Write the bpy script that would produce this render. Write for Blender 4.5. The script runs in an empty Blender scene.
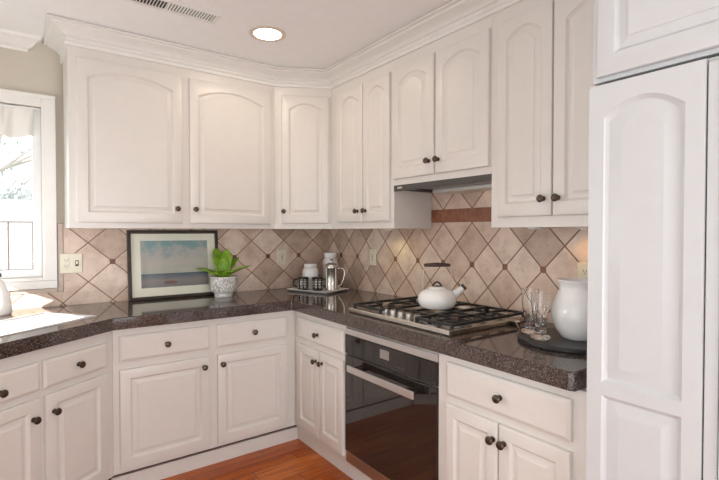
import bpy, bmesh, math, random
from mathutils import Vector, Matrix
from mathutils.geometry import tessellate_polygon
random.seed(7)
SC = bpy.context.scene
COL = SC.collection
PI = math.pi

# ------------------------------------------------------------------ node helpers
class NT:
    def __init__(s, name):
        s.m = bpy.data.materials.new(name); s.m.use_nodes = True
        s.t = s.m.node_tree; s.n = s.t.nodes; s.l = s.t.links
        s.b = s.n['Principled BSDF']
    def new(s, typ, **kw):
        n = s.n.new(typ)
        for k, v in kw.items(): setattr(n, k, v)
        return n
    def put(s, sock, v):
        if isinstance(v, bpy.types.NodeSocket): s.l.new(v, sock)
        elif isinstance(v, (tuple, list)) and len(v) == 3 and sock.type == 'RGBA': sock.default_value = (*v, 1)
        else: sock.default_value = v
    def math(s, op, a, b=0.0, c=None):
        n = s.new('ShaderNodeMath', operation=op)
        s.put(n.inputs[0], a); s.put(n.inputs[1], b)
        if c is not None: s.put(n.inputs[2], c)
        return n.outputs[0]
    def mix(s, f, a, b, bt='MIX'):
        n = s.new('ShaderNodeMix', data_type='RGBA', blend_type=bt)
        s.put(n.inputs[0], f); s.put(n.inputs[6], a); s.put(n.inputs[7], b)
        return n.outputs[2]
    def coord(s): return s.new('ShaderNodeTexCoord').outputs['Object']
    def xyz(s, v):
        n = s.new('ShaderNodeSeparateXYZ'); s.l.new(v, n.inputs[0]); return n.outputs
    def comb(s, x, y, z):
        n = s.new('ShaderNodeCombineXYZ')
        for i, v in enumerate((x, y, z)): s.put(n.inputs[i], v)
        return n.outputs[0]
    def noise(s, v, scale, detail=4, rough=.5, out='Fac'):
        n = s.new('ShaderNodeTexNoise'); s.l.new(v, n.inputs['Vector'])
        n.inputs['Scale'].default_value = scale; n.inputs['Detail'].default_value = detail
        n.inputs['Roughness'].default_value = rough
        return n.outputs[out]
    def ramp(s, f, stops):
        n = s.new('ShaderNodeValToRGB'); s.l.new(f, n.inputs[0]); e = n.color_ramp.elements
        while len(e) < len(stops): e.new(0.5)
        for i, (p, c) in enumerate(stops): e[i].position = p; e[i].color = (*c, 1)
        return n.outputs[0]
    def bump(s, h, strength=.3, dist=.002):
        n = s.new('ShaderNodeBump'); s.l.new(h, n.inputs['Height'])
        n.inputs['Strength'].default_value = strength; n.inputs['Distance'].default_value = dist
        s.l.new(n.outputs[0], s.b.inputs['Normal'])
    def set(s, **kw):
        for k, v in kw.items(): s.put(s.b.inputs[k.replace('_', ' ')], v)
        return s.m

def plain(name, col, rough=.5, metal=0., **kw):
    t = NT(name)
    v = t.coord(); nz = t.noise(v, 18, 3)
    c = t.mix(nz, tuple(x * .97 for x in col), tuple(min(1, x * 1.03) for x in col))
    t.set(Base_Color=c, Roughness=rough, Metallic=metal)
    for k, x in kw.items(): t.put(t.b.inputs[k.replace('_', ' ')], x)
    return t.m

M = {}
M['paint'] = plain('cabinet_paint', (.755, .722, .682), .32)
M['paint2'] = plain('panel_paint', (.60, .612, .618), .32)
M['trim'] = plain('trim_paint', (.82, .80, .765), .35)
M['wall'] = plain('wall_paint', (.60, .55, .46), .7)
M['wallw'] = plain('room_wall_paint', (.72, .69, .63), .7)
M['ceil'] = plain('ceiling_paint', (.91, .905, .895), .8)
M['bronze'] = plain('oiled_bronze', (.10, .074, .055), .34, .85)
M['steel'] = plain('brushed_steel', (.62, .59, .54), .27, 1.)
M['steel2'] = plain('satin_steel', (.70, .68, .66), .38, 1.)
M['sinksteel'] = plain('sink_steel', (.86, .87, .89), .36, .9)
M['hoodsteel'] = plain('hood_grey', (.42, .40, .38), .35, .6)
M['hooddark'] = plain('hood_visor', (.10, .095, .09), .35, .6)
M['iron'] = plain('cast_iron', (.018, .017, .017), .42)
M['blackglass'] = plain('black_glass', (.012, .010, .009), .03, 0., Specular_IOR_Level=.75)
M['ovenglass'] = plain('oven_glass', (.02, .016, .014), .025, 0., Specular_IOR_Level=1.0)
M['display'] = plain('oven_display', (.30, .27, .25), .2)
M['bronzestrip'] = plain('oven_base_steel', (.45, .38, .32), .3, .9)
M['ivory'] = plain('ivory_plastic', (.80, .76, .60), .35)
M['slot'] = plain('slot_dark', (.05, .045, .04), .6)
M['whitecer'] = plain('white_ceramic', (.91, .90, .885), .12)
M['blackcer'] = plain('black_ceramic', (.012, .011, .011), .15)
M['slate'] = plain('slate', (.030, .028, .030), .42)
M['darkwood'] = plain('dark_wood_handle', (.055, .025, .018), .35)
M['black'] = plain('black_plastic', (.02, .018, .017), .35)
M['frame'] = plain('dark_frame', (.035, .022, .014), .55)
M['mat'] = plain('mat_board', (.80, .79, .66), .5)
M['soil'] = plain('soil', (.05, .03, .02), .9)
M['vinyl'] = plain('window_vinyl', (.84, .86, .87), .35)
M['ventdark'] = plain('vent_throat', (.05, .045, .04), .8)

def m_glass(name, tint=(1, 1, 1)):
    t = NT(name)
    return t.set(Base_Color=tint, Roughness=0.0, IOR=1.45, Transmission_Weight=1.0)
M['glass'] = m_glass('drinking_glass')
def m_pane(name):
    t = NT(name); g = t.new('ShaderNodeBsdfGlossy'); g.inputs['Roughness'].default_value = .02
    tr = t.new('ShaderNodeBsdfTransparent'); mx = t.new('ShaderNodeMixShader'); fr = t.new('ShaderNodeFresnel')
    t.l.new(fr.outputs[0], mx.inputs[0]); t.l.new(tr.outputs[0], mx.inputs[1]); t.l.new(g.outputs[0], mx.inputs[2])
    t.l.new(mx.outputs[0], t.n['Material Output'].inputs[0]); return t.m
M['pane'] = m_pane('window_pane')

def m_sheer():
    t = NT('sheer_fabric'); d = t.new('ShaderNodeBsdfDiffuse'); d.inputs[0].default_value = (.85, .83, .78, 1)
    tl = t.new('ShaderNodeBsdfTranslucent'); tl.inputs[0].default_value = (.85, .83, .78, 1)
    mx = t.new('ShaderNodeMixShader'); mx.inputs[0].default_value = .10
    t.l.new(d.outputs[0], mx.inputs[1]); t.l.new(tl.outputs[0], mx.inputs[2])
    t.l.new(mx.outputs[0], t.n['Material Output'].inputs[0]); return t.m
M['sheer'] = m_sheer()

def m_emit(name, col, st):
    t = NT(name); return t.set(Base_Color=(.9, .9, .9), Emission_Color=col, Emission_Strength=st)
M['lens'] = m_emit('light_lens', (1, .88, .70), 14)

def m_granite():
    t = NT('granite'); v = t.coord()
    vo = t.new('ShaderNodeTexVoronoi'); vo.inputs['Scale'].default_value = 330; t.l.new(v, vo.inputs['Vector'])
    sx = t.xyz(vo.outputs['Color'])
    c = t.ramp(sx[0], [(0, (.009, .008, .008)), (.25, (.027, .020, .018)), (.55, (.062, .043, .037)), (.80, (.125, .09, .078)), (.94, (.26, .20, .185))])
    n = t.noise(v, 40, 4)
    c = t.mix(t.math('MULTIPLY', n, .45), c, (.055, .038, .034))
    return t.set(Base_Color=c, Roughness=.07, Specular_IOR_Level=.7)
M['granite'] = m_granite()

def m_tile(name, axis, s0, P, zacc, Pz, accents=True, gw=.017):
    t = NT(name); v = t.coord(); o = t.xyz(v)
    a = t.math('DIVIDE', t.math('SUBTRACT', o[axis], s0), P)
    b = t.math('DIVIDE', t.math('SUBTRACT', o[2], zacc), Pz)
    u = t.math('ADD', a, b); w = t.math('SUBTRACT', a, b)
    fu = t.math('ABSOLUTE', t.math('SUBTRACT', t.math('FRACT', t.math('ADD', u, .5)), .5))
    fw = t.math('ABSOLUTE', t.math('SUBTRACT', t.math('FRACT', t.math('ADD', w, .5)), .5))
    mn = t.math('MINIMUM', fu, fw)
    wob = t.math('MULTIPLY', t.math('SUBTRACT', t.noise(v, 60, 2), .5), .008)
    mn = t.math('ADD', mn, wob)
    grout = t.math('LESS_THAN', mn, gw)
    wn = t.new('ShaderNodeTexWhiteNoise', noise_dimensions='3D')
    t.l.new(t.comb(t.math('FLOOR', u), t.math('FLOOR', w), 3.3), wn.inputs['Vector'])
    rnd = wn.outputs['Value']
    base = t.ramp(rnd, [(0, (.56, .42, .335)), (.35, (.72, .565, .47)), (.7, (.82, .68, .58)), (1, (.66, .48, .375))])
    n1 = t.noise(v, 9, 6, .62); n2 = t.noise(v, 45, 5, .6)
    mot = t.ramp(n1, [(.28, (.74, .68, .62)), (.5, (.97, .95, .93)), (.72, (1.12, 1.12, 1.10))])
    c = t.mix(1.0, base, mot, 'MULTIPLY')
    pit = t.ramp(n2, [(.30, (.80, .72, .66)), (.42, (1, 1, 1))])
    c = t.mix(.8, c, pit, 'MULTIPLY')
    c = t.mix(grout, c, (.25, .145, .09))
    if accents:
        fs = t.math('ABSOLUTE', t.math('SUBTRACT', t.math('FRACT', t.math('ADD', a, .5)), .5))
        ds = t.math('MULTIPLY', fs, P); dz = t.math('ABSOLUTE', t.math('SUBTRACT', o[2], zacc))
        mx = t.math('MAXIMUM', ds, dz)
        ac = t.ramp(n1, [(.3, (.20, .085, .045)), (.7, (.30, .145, .085))])
        c = t.mix(t.math('LESS_THAN', mx, .0165), c, t.mix(.45, ac, (.10, .055, .035)) if axis == 0 else ac)
    t.bump(t.math('MINIMUM', mn, .03), .6, .05)
    return t.set(Base_Color=c, Roughness=.42)
PA, A0, PB, B0, ZACC, PZ = .2708, -.3052, .2276, -.4273, 1.2137, .245
M['tileA'] = m_tile('travertine_back', 0, A0, PA, ZACC, PZ)
M['tileB'] = m_tile('travertine_right', 1, B0, PB, ZACC, PZ, True, .022)
M['tileB2'] = m_tile('travertine_upper', 1, B0, PB, 1.543, PZ, False, .022)

def m_rust():
    t = NT('rust_liner'); v = t.coord(); n = t.noise(v, 30, 6, .65)
    c = t.ramp(n, [(.25, (.16, .055, .028)), (.55, (.30, .115, .06)), (.8, (.38, .18, .10))])
    return t.set(Base_Color=c, Roughness=.45)
M['rust'] = m_rust()
def m_border():
    t = NT('border_tile'); v = t.coord(); n = t.noise(v, 14, 6, .6)
    c = t.ramp(n, [(.3, (.50, .39, .32)), (.7, (.66, .55, .47))])
    return t.set(Base_Color=c, Roughness=.45)
M['border'] = m_border()

def m_floor():
    t = NT('oak_floor'); v = t.coord(); o = t.xyz(v)
    W = .083
    row = t.math('FLOOR', t.math('DIVIDE', o[1], W))
    wn = t.new('ShaderNodeTexWhiteNoise', noise_dimensions='1D'); t.l.new(row, wn.inputs['W'])
    xo = t.math('DIVIDE', t.math('ADD', o[0], t.math('MULTIPLY', wn.outputs['Value'], 3.0)), .9)
    colm = t.math('FLOOR', xo)
    w2 = t.new('ShaderNodeTexWhiteNoise', noise_dimensions='3D'); t.l.new(t.comb(row, colm, 1.7), w2.inputs['Vector'])
    sv = t.comb(t.math('MULTIPLY', o[0], 2.2), t.math('MULTIPLY', o[1], 26), t.math('MULTIPLY', w2.outputs['Value'], 9))
    g = t.noise(sv, 1.6, 6, .6)
    c = t.ramp(w2.outputs['Value'], [(0, (.42, .086, .008)), (.4, (.53, .126, .012)), (.75, (.62, .17, .022)), (1, (.46, .10, .009))])
    gr = t.ramp(g, [(.3, (.62, .52, .45)), (.55, (1, 1, 1)), (.75, (1.15, 1.15, 1.15))])
    c = t.mix(1., c, gr, 'MULTIPLY')
    fy = t.math('FRACT', t.math('DIVIDE', o[1], W)); fx = t.math('FRACT', xo)
    seam = t.math('MAXIMUM', t.math('LESS_THAN', fy, .022), t.math('LESS_THAN', fx, .003))
    c = t.mix(seam, c, (.07, .025, .01))
    return t.set(Base_Color=c, Roughness=.27)
M['floor'] = m_floor()

def m_print():      # seascape: object z runs 0..1 up the sheet, x across
    t = NT('seascape_print'); o = t.xyz(t.coord())
    x, z = o[0], o[2]
    vv = t.comb(t.math('MULTIPLY', x, 5), 0., t.math('MULTIPLY', z, 7))
    n = t.noise(vv, 2.2, 6, .55)
    hsky = t.ramp(z, [(.09, (.40, .41, .31)), (.16, (.38, .39, .33)), (.22, (.24, .33, .33)), (.275, (.19, .33, .34))])
    cl = t.ramp(t.math('ADD', n, t.math('MULTIPLY', t.math('SUBTRACT', .20, t.math('ABSOLUTE', t.math('SUBTRACT', z, .19))), .9)), [(.52, (0, 0, 0)), (.68, (1, 1, 1))])
    sky = t.mix(t.math('MULTIPLY', t.xyz(cl)[0], .75), hsky, (.47, .43, .38))
    nw = t.noise(t.comb(t.math('MULTIPLY', x, 6), 0., t.math('MULTIPLY', z, 60)), 1.5, 4)
    sea = t.ramp(t.math('ADD', z, t.math('MULTIPLY', t.math('SUBTRACT', nw, .5), .05)), [(0, (.16, .15, .14)), (.045, (.22, .19, .18)), (.075, (.10, .125, .14)), (.09, (.05, .085, .12))])
    c = t.mix(t.math('LESS_THAN', z, .092), sky, sea)
    bx = t.math('DIVIDE', t.math('SUBTRACT', x, .185), .045); bz = t.math('DIVIDE', t.math('SUBTRACT', z, .030), .010)
    d = t.math('ADD', t.math('MULTIPLY', bx, bx), t.math('MULTIPLY', bz, bz))
    c = t.mix(t.math('LESS_THAN', d, 1.0), c, (.16, .07, .05))
    mast = t.math('MULTIPLY', t.math('LESS_THAN', t.math('ABSOLUTE', t.math('SUBTRACT', x, .18)), .0022), t.math('MULTIPLY', t.math('GREATER_THAN', z, .03), t.math('LESS_THAN', z, .075)))
    c = t.mix(mast, c, (.14, .10, .08))
    return t.set(Base_Color=c, Roughness=.5, Coat_Weight=.6, Coat_Roughness=.03)
M['print'] = m_print()

def m_pot():
    t = NT('carved_pot'); v = t.coord(); o = t.xyz(v)
    ang = t.math('ARCTAN2', o[1], o[0])
    vo = t.new('ShaderNodeTexVoronoi', feature='DISTANCE_TO_EDGE'); vo.inputs['Scale'].default_value = 1.
    t.l.new(t.comb(t.math('MULTIPLY', ang, 7.0), t.math('MULTIPLY', o[2], 30), 0.), vo.inputs['Vector'])
    e = t.math('LESS_THAN', vo.outputs['Distance'], .10)
    band = t.math('MULTIPLY', t.math('GREATER_THAN', o[2], .042), t.math('LESS_THAN', o[2], .135))
    c = t.mix(t.math('MULTIPLY', e, band), (.80, .78, .75), (.40, .38, .37))
    t.bump(t.math('SUBTRACT', 1.0, t.math('MULTIPLY', e, band)), .5, .003)
    return t.set(Base_Color=c, Roughness=.35)
M['pot'] = m_pot()

def m_mug():
    t = NT('patterned_mug'); v = t.coord(); o = t.xyz(v)
    ang = t.math('ARCTAN2', o[1], o[0])
    a = t.math('SUBTRACT', t.math('FRACT', t.math('MULTIPLY', ang, 9 / (2 * PI))), .5)
    zz = t.math('SUBTRACT', t.math('FRACT', t.math('MULTIPLY', t.math('SUBTRACT', t.math('SUBTRACT', o[2], .012), t.math('MULTIPLY', t.math('ABSOLUTE', a), .03)), 50.)), .5)
    leaf = t.math('MULTIPLY', t.math('LESS_THAN', t.math('ABSOLUTE', zz), .30), t.math('MULTIPLY', t.math('LESS_THAN', t.math('ABSOLUTE', a), .27), t.math('GREATER_THAN', t.math('ABSOLUTE', a), .07)))
    m = t.math('MAXIMUM', leaf, t.math('LESS_THAN', t.math('ABSOLUTE', a), .025))
    band = t.math('MULTIPLY', t.math('GREATER_THAN', o[2], .012), t.math('LESS_THAN', o[2], .084))
    r = t.math('GREATER_THAN', t.math('ADD', t.math('MULTIPLY', o[0], o[0]), t.math('MULTIPLY', o[1], o[1])), .0016)
    m = t.math('MULTIPLY', m, t.math('MULTIPLY', band, r))
    return t.set(Base_Color=t.mix(m, (.012, .011, .011), (.62, .60, .56)), Roughness=.2)
M['mug'] = m_mug()

def m_leaf():
    t = NT('succulent_leaf'); n = t.noise(t.coord(), 22, 4)
    c = t.ramp(n, [(.3, (.12, .27, .018)), (.6, (.26, .46, .03)), (.8, (.38, .58, .07))])
    return t.set(Base_Color=c, Roughness=.35, Subsurface_Weight=.1, Subsurface_Radius=(.02, .03, .01))
M['leaf'] = m_leaf()
M['lawn'] = plain('lawn_green', (.30, .36, .18), .9)
M['fence'] = plain('fence_boards', (.80, .76, .72), .8)
M['bark'] = plain('bark', (.55, .50, .46), .9)
M['foliage'] = plain('tree_foliage', (.46, .50, .46), .8)
M['roof'] = plain('roof_shingle', (.62, .60, .58), .9)

# ------------------------------------------------------------------ mesh builder
class MB:
    def __init__(s): s.v = []; s.f = []
    def add(s, vs, fs):
        k = len(s.v); s.v += [tuple(p) for p in vs]; s.f += [tuple(i + k for i in f) for f in fs]; return s
    def box(s, x0, x1, y0, y1, z0, z1):
        return s.add([(x0, y0, z0), (x1, y0, z0), (x1, y1, z0), (x0, y1, z0), (x0, y0, z1), (x1, y0, z1), (x1, y1, z1), (x0, y1, z1)],
                     [(0, 3, 2, 1), (4, 5, 6, 7), (0, 1, 5, 4), (1, 2, 6, 5), (2, 3, 7, 6), (3, 0, 4, 7)])
    def prism(s, poly, z0, z1):
        n = len(poly)
        return s.add([(x, y, z0) for x, y in poly] + [(x, y, z1) for x, y in poly],
                     [tuple(range(n))[::-1], tuple(range(n, 2 * n))] + [(i, (i + 1) % n, n + (i + 1) % n, n + i) for i in range(n)])
    def lathe(s, prof, o=(0, 0, 0), ax=(0, 0, 1), n=28, closed=False):
        ax = Vector(ax).normalized(); a = ax.orthogonal().normalized(); b = ax.cross(a); o = Vector(o)
        vs = []; fs = []
        for r, h in prof:
            for i in range(n):
                t = 2 * PI * i / n; vs.append(o + ax * h + (a * math.cos(t) + b * math.sin(t)) * max(r, 1e-5))
        m = len(prof)
        for j in range(m - 1 + (1 if closed else 0)):
            j2 = (j + 1) % m
            for i in range(n): fs.append((j * n + i, j * n + (i + 1) % n, j2 * n + (i + 1) % n, j2 * n + i))
        if not closed:
            fs.append(tuple(range(n))[::-1]); fs.append(tuple((m - 1) * n + i for i in range(n)))
        return s.add(vs, fs)
    def tube(s, pts, r, n=8):
        pts = [Vector(p) for p in pts]; rr = r if isinstance(r, (list, tuple)) else [r] * len(pts)
        vs = []; fs = []; pa = None
        for i, p in enumerate(pts):
            d = (pts[min(i + 1, len(pts) - 1)] - pts[max(i - 1, 0)]).normalized()
            if pa is None: a = d.orthogonal().normalized()
            else: a = (pa - d * pa.dot(d)).normalized()
            pa = a; b = d.cross(a)
            for k in range(n):
                t = 2 * PI * k / n; vs.append(p + (a * math.cos(t) + b * math.sin(t)) * rr[i])
        for i in range(len(pts) - 1):
            for k in range(n): fs.append((i * n + k, i * n + (k + 1) % n, (i + 1) * n + (k + 1) % n, (i + 1) * n + k))
        fs.append(tuple(range(n))[::-1]); fs.append(tuple((len(pts) - 1) * n + k for k in range(n)))
        return s.add(vs, fs)
    def bar(s, p, q, w, h):       # rectangular bar between two points (horizontal-ish)
        p = Vector(p); q = Vector(q); d = (q - p).normalized(); sd = Vector((-d.y, d.x, 0)).normalized() * w / 2; up = Vector((0, 0, h))
        return s.add([p - sd, p + sd, q + sd, q - sd, p - sd + up, p + sd + up, q + sd + up, q - sd + up],
                     [(0, 1, 2, 3), (7, 6, 5, 4), (0, 4, 5, 1), (1, 5, 6, 2), (2, 6, 7, 3), (3, 7, 4, 0)])
    def loops(s, loops, cap0=True, cap1=True):
        n = len(loops[0]); fs = []; vs = [p for L in loops for p in L]
        for j in range(len(loops) - 1):
            for i in range(n): fs.append((j * n + i, j * n + (i + 1) % n, (j + 1) * n + (i + 1) % n, (j + 1) * n + i))
        if cap0: fs.append(tuple(range(n))[::-1])
        if cap1: fs.append(tuple((len(loops) - 1) * n + i for i in range(n)))
        return s.add(vs, fs)
    def sweep(s, path, prof):     # profile (outward, z) swept along a plan polyline, mitred; outward = right of travel
        P = [Vector(p) for p in path]; nr = []
        for i in range(len(P) - 1):
            d = (P[i + 1] - P[i]).normalized(); nr.append(Vector((d.y, -d.x)))
        rings = []
        for i, p in enumerate(P):
            if i == 0: m = nr[0]
            elif i == len(P) - 1: m = nr[-1]
            else: m = (nr[i - 1] + nr[i]) / (1 + nr[i - 1].dot(nr[i]))
            rings.append([(p.x + m.x * o, p.y + m.y * o, z) for o, z in prof])
        return s.loops(rings)
    def build(s, name, mat, parent=None, smooth=None, bevel=0, loc=None, rot=0, kind=None, solid=0, sub=0):
        me = bpy.data.meshes.new(name); me.from_pydata(s.v, [], s.f)
        bm = bmesh.new(); bm.from_mesh(me); bmesh.ops.recalc_face_normals(bm, faces=bm.faces[:]); bm.to_mesh(me); bm.free()
        if smooth: me.shade_smooth(); me.set_sharp_from_angle(angle=math.radians(smooth))
        me.materials.append(M[mat] if isinstance(mat, str) else mat)
        o = bpy.data.objects.new(name, me); COL.objects.link(o)
        if parent: o.parent = parent
        if loc: o.location = loc
        if rot: o.rotation_euler.z = rot
        if kind: o['kind'] = kind
        if solid: md = o.modifiers.new('solid', 'SOLIDIFY'); md.thickness = solid; md.offset = 0
        if sub: md = o.modifiers.new('sub', 'SUBSURF'); md.levels = md.render_levels = sub
        if bevel:
            md = o.modifiers.new('bevel', 'BEVEL'); md.width = bevel; md.segments = 2; md.limit_method = 'ANGLE'; md.angle_limit = math.radians(40)
        return o

def tag(o, label, cat, group=None):
    o['label'] = label; o['category'] = cat
    if group: o['group'] = group
    return o
def thing(name, label, cat, loc=(0, 0, 0), rz=0, group=None):
    o = bpy.data.objects.new(name, None); COL.objects.link(o); o.empty_display_size = .1
    o.location = loc; o.rotation_euler = (0, 0, rz)
    return tag(o, label, cat, group)
def copy_tree(o, parent=None):
    c = o.copy(); COL.objects.link(c)
    if parent: c.parent = parent
    for ch in list(o.children): copy_tree(ch, c)
    return c

# ------------------------------------------------------------------ cabinet parts (local frame: x along the face, -y outwards)
def door_mb(x0, x1, z0, z1, rise=0., t=.02, stile=.052, rail=.058, top=.050, midrail=None):
    """raised-panel door; an arched head when rise > 0"""
    mb = MB(); K = 18 if rise else 1
    def rect(d, y):
        L = [(x0 + d, y, z0 + d), (x1 - d, y, z0 + d)]
        for k in range(K + 1):
            f = k / K; L.append((x1 - d + (x0 - x1 + 2 * d) * f, y, z1 - d))
        return L
    def opening(d, y, b, c, rs):
        a0 = x0 + stile + d; a1 = x1 - stile - d; L = [(a0, y, b + d), (a1, y, b + d)]
        for k in range(K + 1):
            f = k / K; L.append((a1 + (a0 - a1) * f, y, c - d - rs + rs * (1 - (2 * f - 1) ** 2) if rs else c - d))
        return L
    if midrail is None:
        b, c = z0 + rail, z1 - top
        mb.loops([rect(0, 0), rect(0, -(t - .005)), rect(.002, -(t - .002)), rect(.007, -t),
                  opening(0, -t, b, c, rise), opening(.004, -(t - .006), b, c, rise), opening(.010, -(t - .011), b, c, rise),
                  opening(.016, -(t - .011), b, c, rise), opening(.036, -(t - .003), b, c, rise), opening(.037, -(t - .001), b, c, rise), opening(.041, -(t - .001), b, c, rise)], True, True)
    else:
        m0, m1 = midrail
        fr = MB()
        # frame as bars with the two openings, then both panels
        y0, y1 = -t, 0
        def panel(b, c, rs, zlo, zhi):
            ring = [(x0, y0, zlo), (x1, y0, zlo)] + [(x1 + (x0 - x1) * k / K, y0, zhi) for k in range(K + 1)]
            mb.loops([ring, opening(0, -t, b, c, rs), opening(.004, -(t - .005), b, c, rs), opening(.012, -(t - .011), b, c, rs),
                      opening(.017, -(t - .011), b, c, rs), opening(.046, -(t - .002), b, c, rs), opening(.049, -(t - .002), b, c, rs)], False, True)
        zm = (m0 + m1) / 2
        panel(z0 + rail, m0, 0, z0, zm); panel(m1, z1 - top, rise, zm, z1)
        mb.box(x0, x1, -t + .0125, 0, z0, z1)
        mb.add([(x0, y0, z0), (x0, y0, z1), (x0, -.005, z1), (x0, -.005, z0)], [(0, 1, 2, 3)])
        mb.add([(x1, y0, z0), (x1, y0, z1), (x1, -.005, z1), (x1, -.005, z0)], [(0, 1, 2, 3)])
        mb.add([(x0, y0, z1), (x1, y0, z1), (x1, -.005, z1), (x0, -.005, z1)], [(0, 1, 2, 3)])
        mb.add([(x0, y0, z0), (x1, y0, z0), (x1, -.005, z0), (x0, -.005, z0)], [(0, 1, 2, 3)])
    return mb
def drawer_mb(x0, x1, z0, z1, t=.02):
    def r(d, y): return [(x0 + d, y, z0 + d), (x1 - d, y, z0 + d), (x1 - d, y, z1 - d), (x0 + d, y, z1 - d)]
    return MB().loops([r(0, 0), r(0, -(t - .007)), r(.003, -(t - .005)), r(.013, -t), r(.016, -t)])
def knob(x, z, parent, y=-.02):
    return MB().lathe([(.011, 0), (.011, .002), (.0065, .004), (.0055, .014), (.009, .018), (.0155, .021), (.0165, .026), (.0135, .031), (.007, .0335)], (x, y, z), (0, -1, 0), 20).build('knob', 'bronze', parent, smooth=35)

def cabinet(name, label, loc, rz, w, depth, z0, z1, doors=(), drawers=(), toe=None, paint='paint', poly=None, shell=False):
    """doors: (x0,x1,z0,z1,rise,knobx,knobz); drawers: (x0,x1,z0,z1,knobx,knobz); z are heights above floor"""
    r = thing(name, label, 'cabinet', (loc[0], loc[1], 0 if toe else z0), rz)
    dz = 0 if toe else -z0
    if poly and shell:
        n_ = len(poly); cx_ = sum(p[0] for p in poly) / n_; cy_ = sum(p[1] for p in poly) / n_
        m_ = MB(); inn = [(p[0] + (cx_ - p[0]) * .06, p[1] + (cy_ - p[1]) * .06) for p in poly]
        m_.loops([[(x, y, z0) for x, y in inn], [(x, y, z0) for x, y in poly], [(x, y, z1) for x, y in poly], [(x, y, z1) for x, y in inn], [(x, y, z0 + .02) for x, y in inn]], True, True)
        m_.build('body', paint, r)
    elif poly: MB().prism(poly, z0 + dz, z1 + dz).build('body', paint, r, bevel=.0015)
    else: MB().box(0, w, 0, depth, z0 + dz, z1 + dz).build('body', paint, r, bevel=.0015)
    for (a, b, c, d, rs, kx, kz) in doors:
        st = min(.052, (b - a) * .17)
        dd = door_mb(a, b, c + dz, d + dz, rs, stile=st).build('door', paint, r, smooth=28)
        if kx is not None: knob(kx, kz + dz, dd)
    for (a, b, c, d, kx, kz) in drawers:
        dd = drawer_mb(a, b, c + dz, d + dz).build('drawer', paint, r)
        if kx is not None: knob(kx, kz + dz, dd)
    if toe:
        x0, x1, dy, th = toe
        MB().box(x0, x1, dy, dy + .018, 0, z0 - .025).build('toe_kick', paint, r)
    return r

# ------------------------------------------------------------------ room shell
ZCEIL = 2.536; XL = -3.07; YR = -5.6
def wall_with_holes(name, mat, axis, c0, c1, s0, s1, z0, z1, holes):
    """slab between planes c0..c1 on 'axis', spanning s,z with rectangular holes (s0,s1,z0,z1)"""
    mb = MB(); ss = sorted({s0, s1, *[h[0] for h in holes], *[h[1] for h in holes]}); zs = sorted({z0, z1, *[h[2] for h in holes], *[h[3] for h in holes]})
    for i in range(len(ss) - 1):
        for j in range(len(zs) - 1):
            a, b, c, d = ss[i], ss[i + 1], zs[j], zs[j + 1]; m, n = (a + b) / 2, (c + d) / 2
            if any(h[0] < m < h[1] and h[2] < n < h[3] for h in holes): continue
            if axis == 'y': mb.box(a, b, c0, c1, c, d)
            else: mb.box(c0, c1, a, b, c, d)
    return mb.build(name, mat, kind='structure')
WX0, WX1, WZ0, WZ1 = -2.92, -2.03, 1.135, 2.145        # window over the sink
wall_with_holes('wall_back', 'wall', 'y', 0, .12, XL - .12, .12, 0, ZCEIL, [(WX0, WX1, WZ0, WZ1)])
wall_with_holes('wall_right', 'wall', 'x', 0, .12, YR, 0, 0, ZCEIL, [])
LW = (-1.15, -.387, 1.10, 2.12); PD = (-4.7, -2.3, .06, 2.15)
wall_with_holes('wall_left', 'wallw', 'x', XL - .12, XL, YR, 0, 0, ZCEIL, [LW, PD])
RW = (-2.7, -.7, .10, 2.15)
wall_with_holes('wall_rear', 'wallw', 'y', YR - .12, YR, XL - .12, .12, 0, ZCEIL, [RW])
MB().box(XL - .12, .12, YR - .12, .12, -.05, 0).build('floor', 'floor', kind='structure')
MB().box(XL - .12, .12, YR - .12, .12, ZCEIL, ZCEIL + .08).build('ceiling', 'ceil', kind='structure')

# window 1: casing, sashes, panes
w1 = MB().box(WX1, WX1 + .072, -.018, 0, WZ0 - .068, WZ1 + .072)
w1.box(WX0 - .072, WX0, -.018, 0, WZ0 - .068, WZ1 + .072).box(WX0, WX1, -.018, 0, WZ1, WZ1 + .072).box(WX0, WX1, -.018, 0, WZ0 - .068, WZ0)
w1.box(WX1 + .012, WX1 + .072, -.026, -.018, WZ0 - .020, WZ1 + .050)
w1.box(WX0 - .072, WX1 + .072, -.026, -.018, WZ1 + .05, WZ1 + .072)
w1.box(WX0 - .072, WX1 + .072, -.032, -.018, WZ0 - .068, WZ0 - .020)
win = w1.build('window_1', 'trim', kind='structure', bevel=.003)
sash = MB()
for a, b in ((WX1 - .045, WX1), (WX0, WX0 + .045)): sash.box(a, b, .03, .075, WZ0, WZ1)
for c, d in ((WZ0, WZ0 + .045), (1.465, 1.51), (WZ1 - .045, WZ1)): sash.box(WX0, WX1, .035, .07, c, d)
sash.build('window_sash', 'vinyl', win, bevel=.002)
mt = MB()
for k in range(1, 7): x = WX1 - .045 - .118 * k; mt.box(x - .004, x + .004, .050, .056, WZ0 + .045, 1.465)
mt.box(WX0 + .045, WX1 - .045, .050, .056, 1.459, 1.467)
mt.box(WX1 - .050, WX1 - .044, .050, .056, WZ0 + .045, 1.465); mt.box(WX0 + .045, WX1 - .045, .050, .056, WZ0 + .043, WZ0 + .049)
mt.build('window_muntin', plain('muntin_brown', (.34, .26, .24), .5), win)
MB().box(WX0 + .04, WX1 - .04, .058, .061, WZ0 + .04, WZ1 - .04).build('window_pane', 'pane', win)

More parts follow.
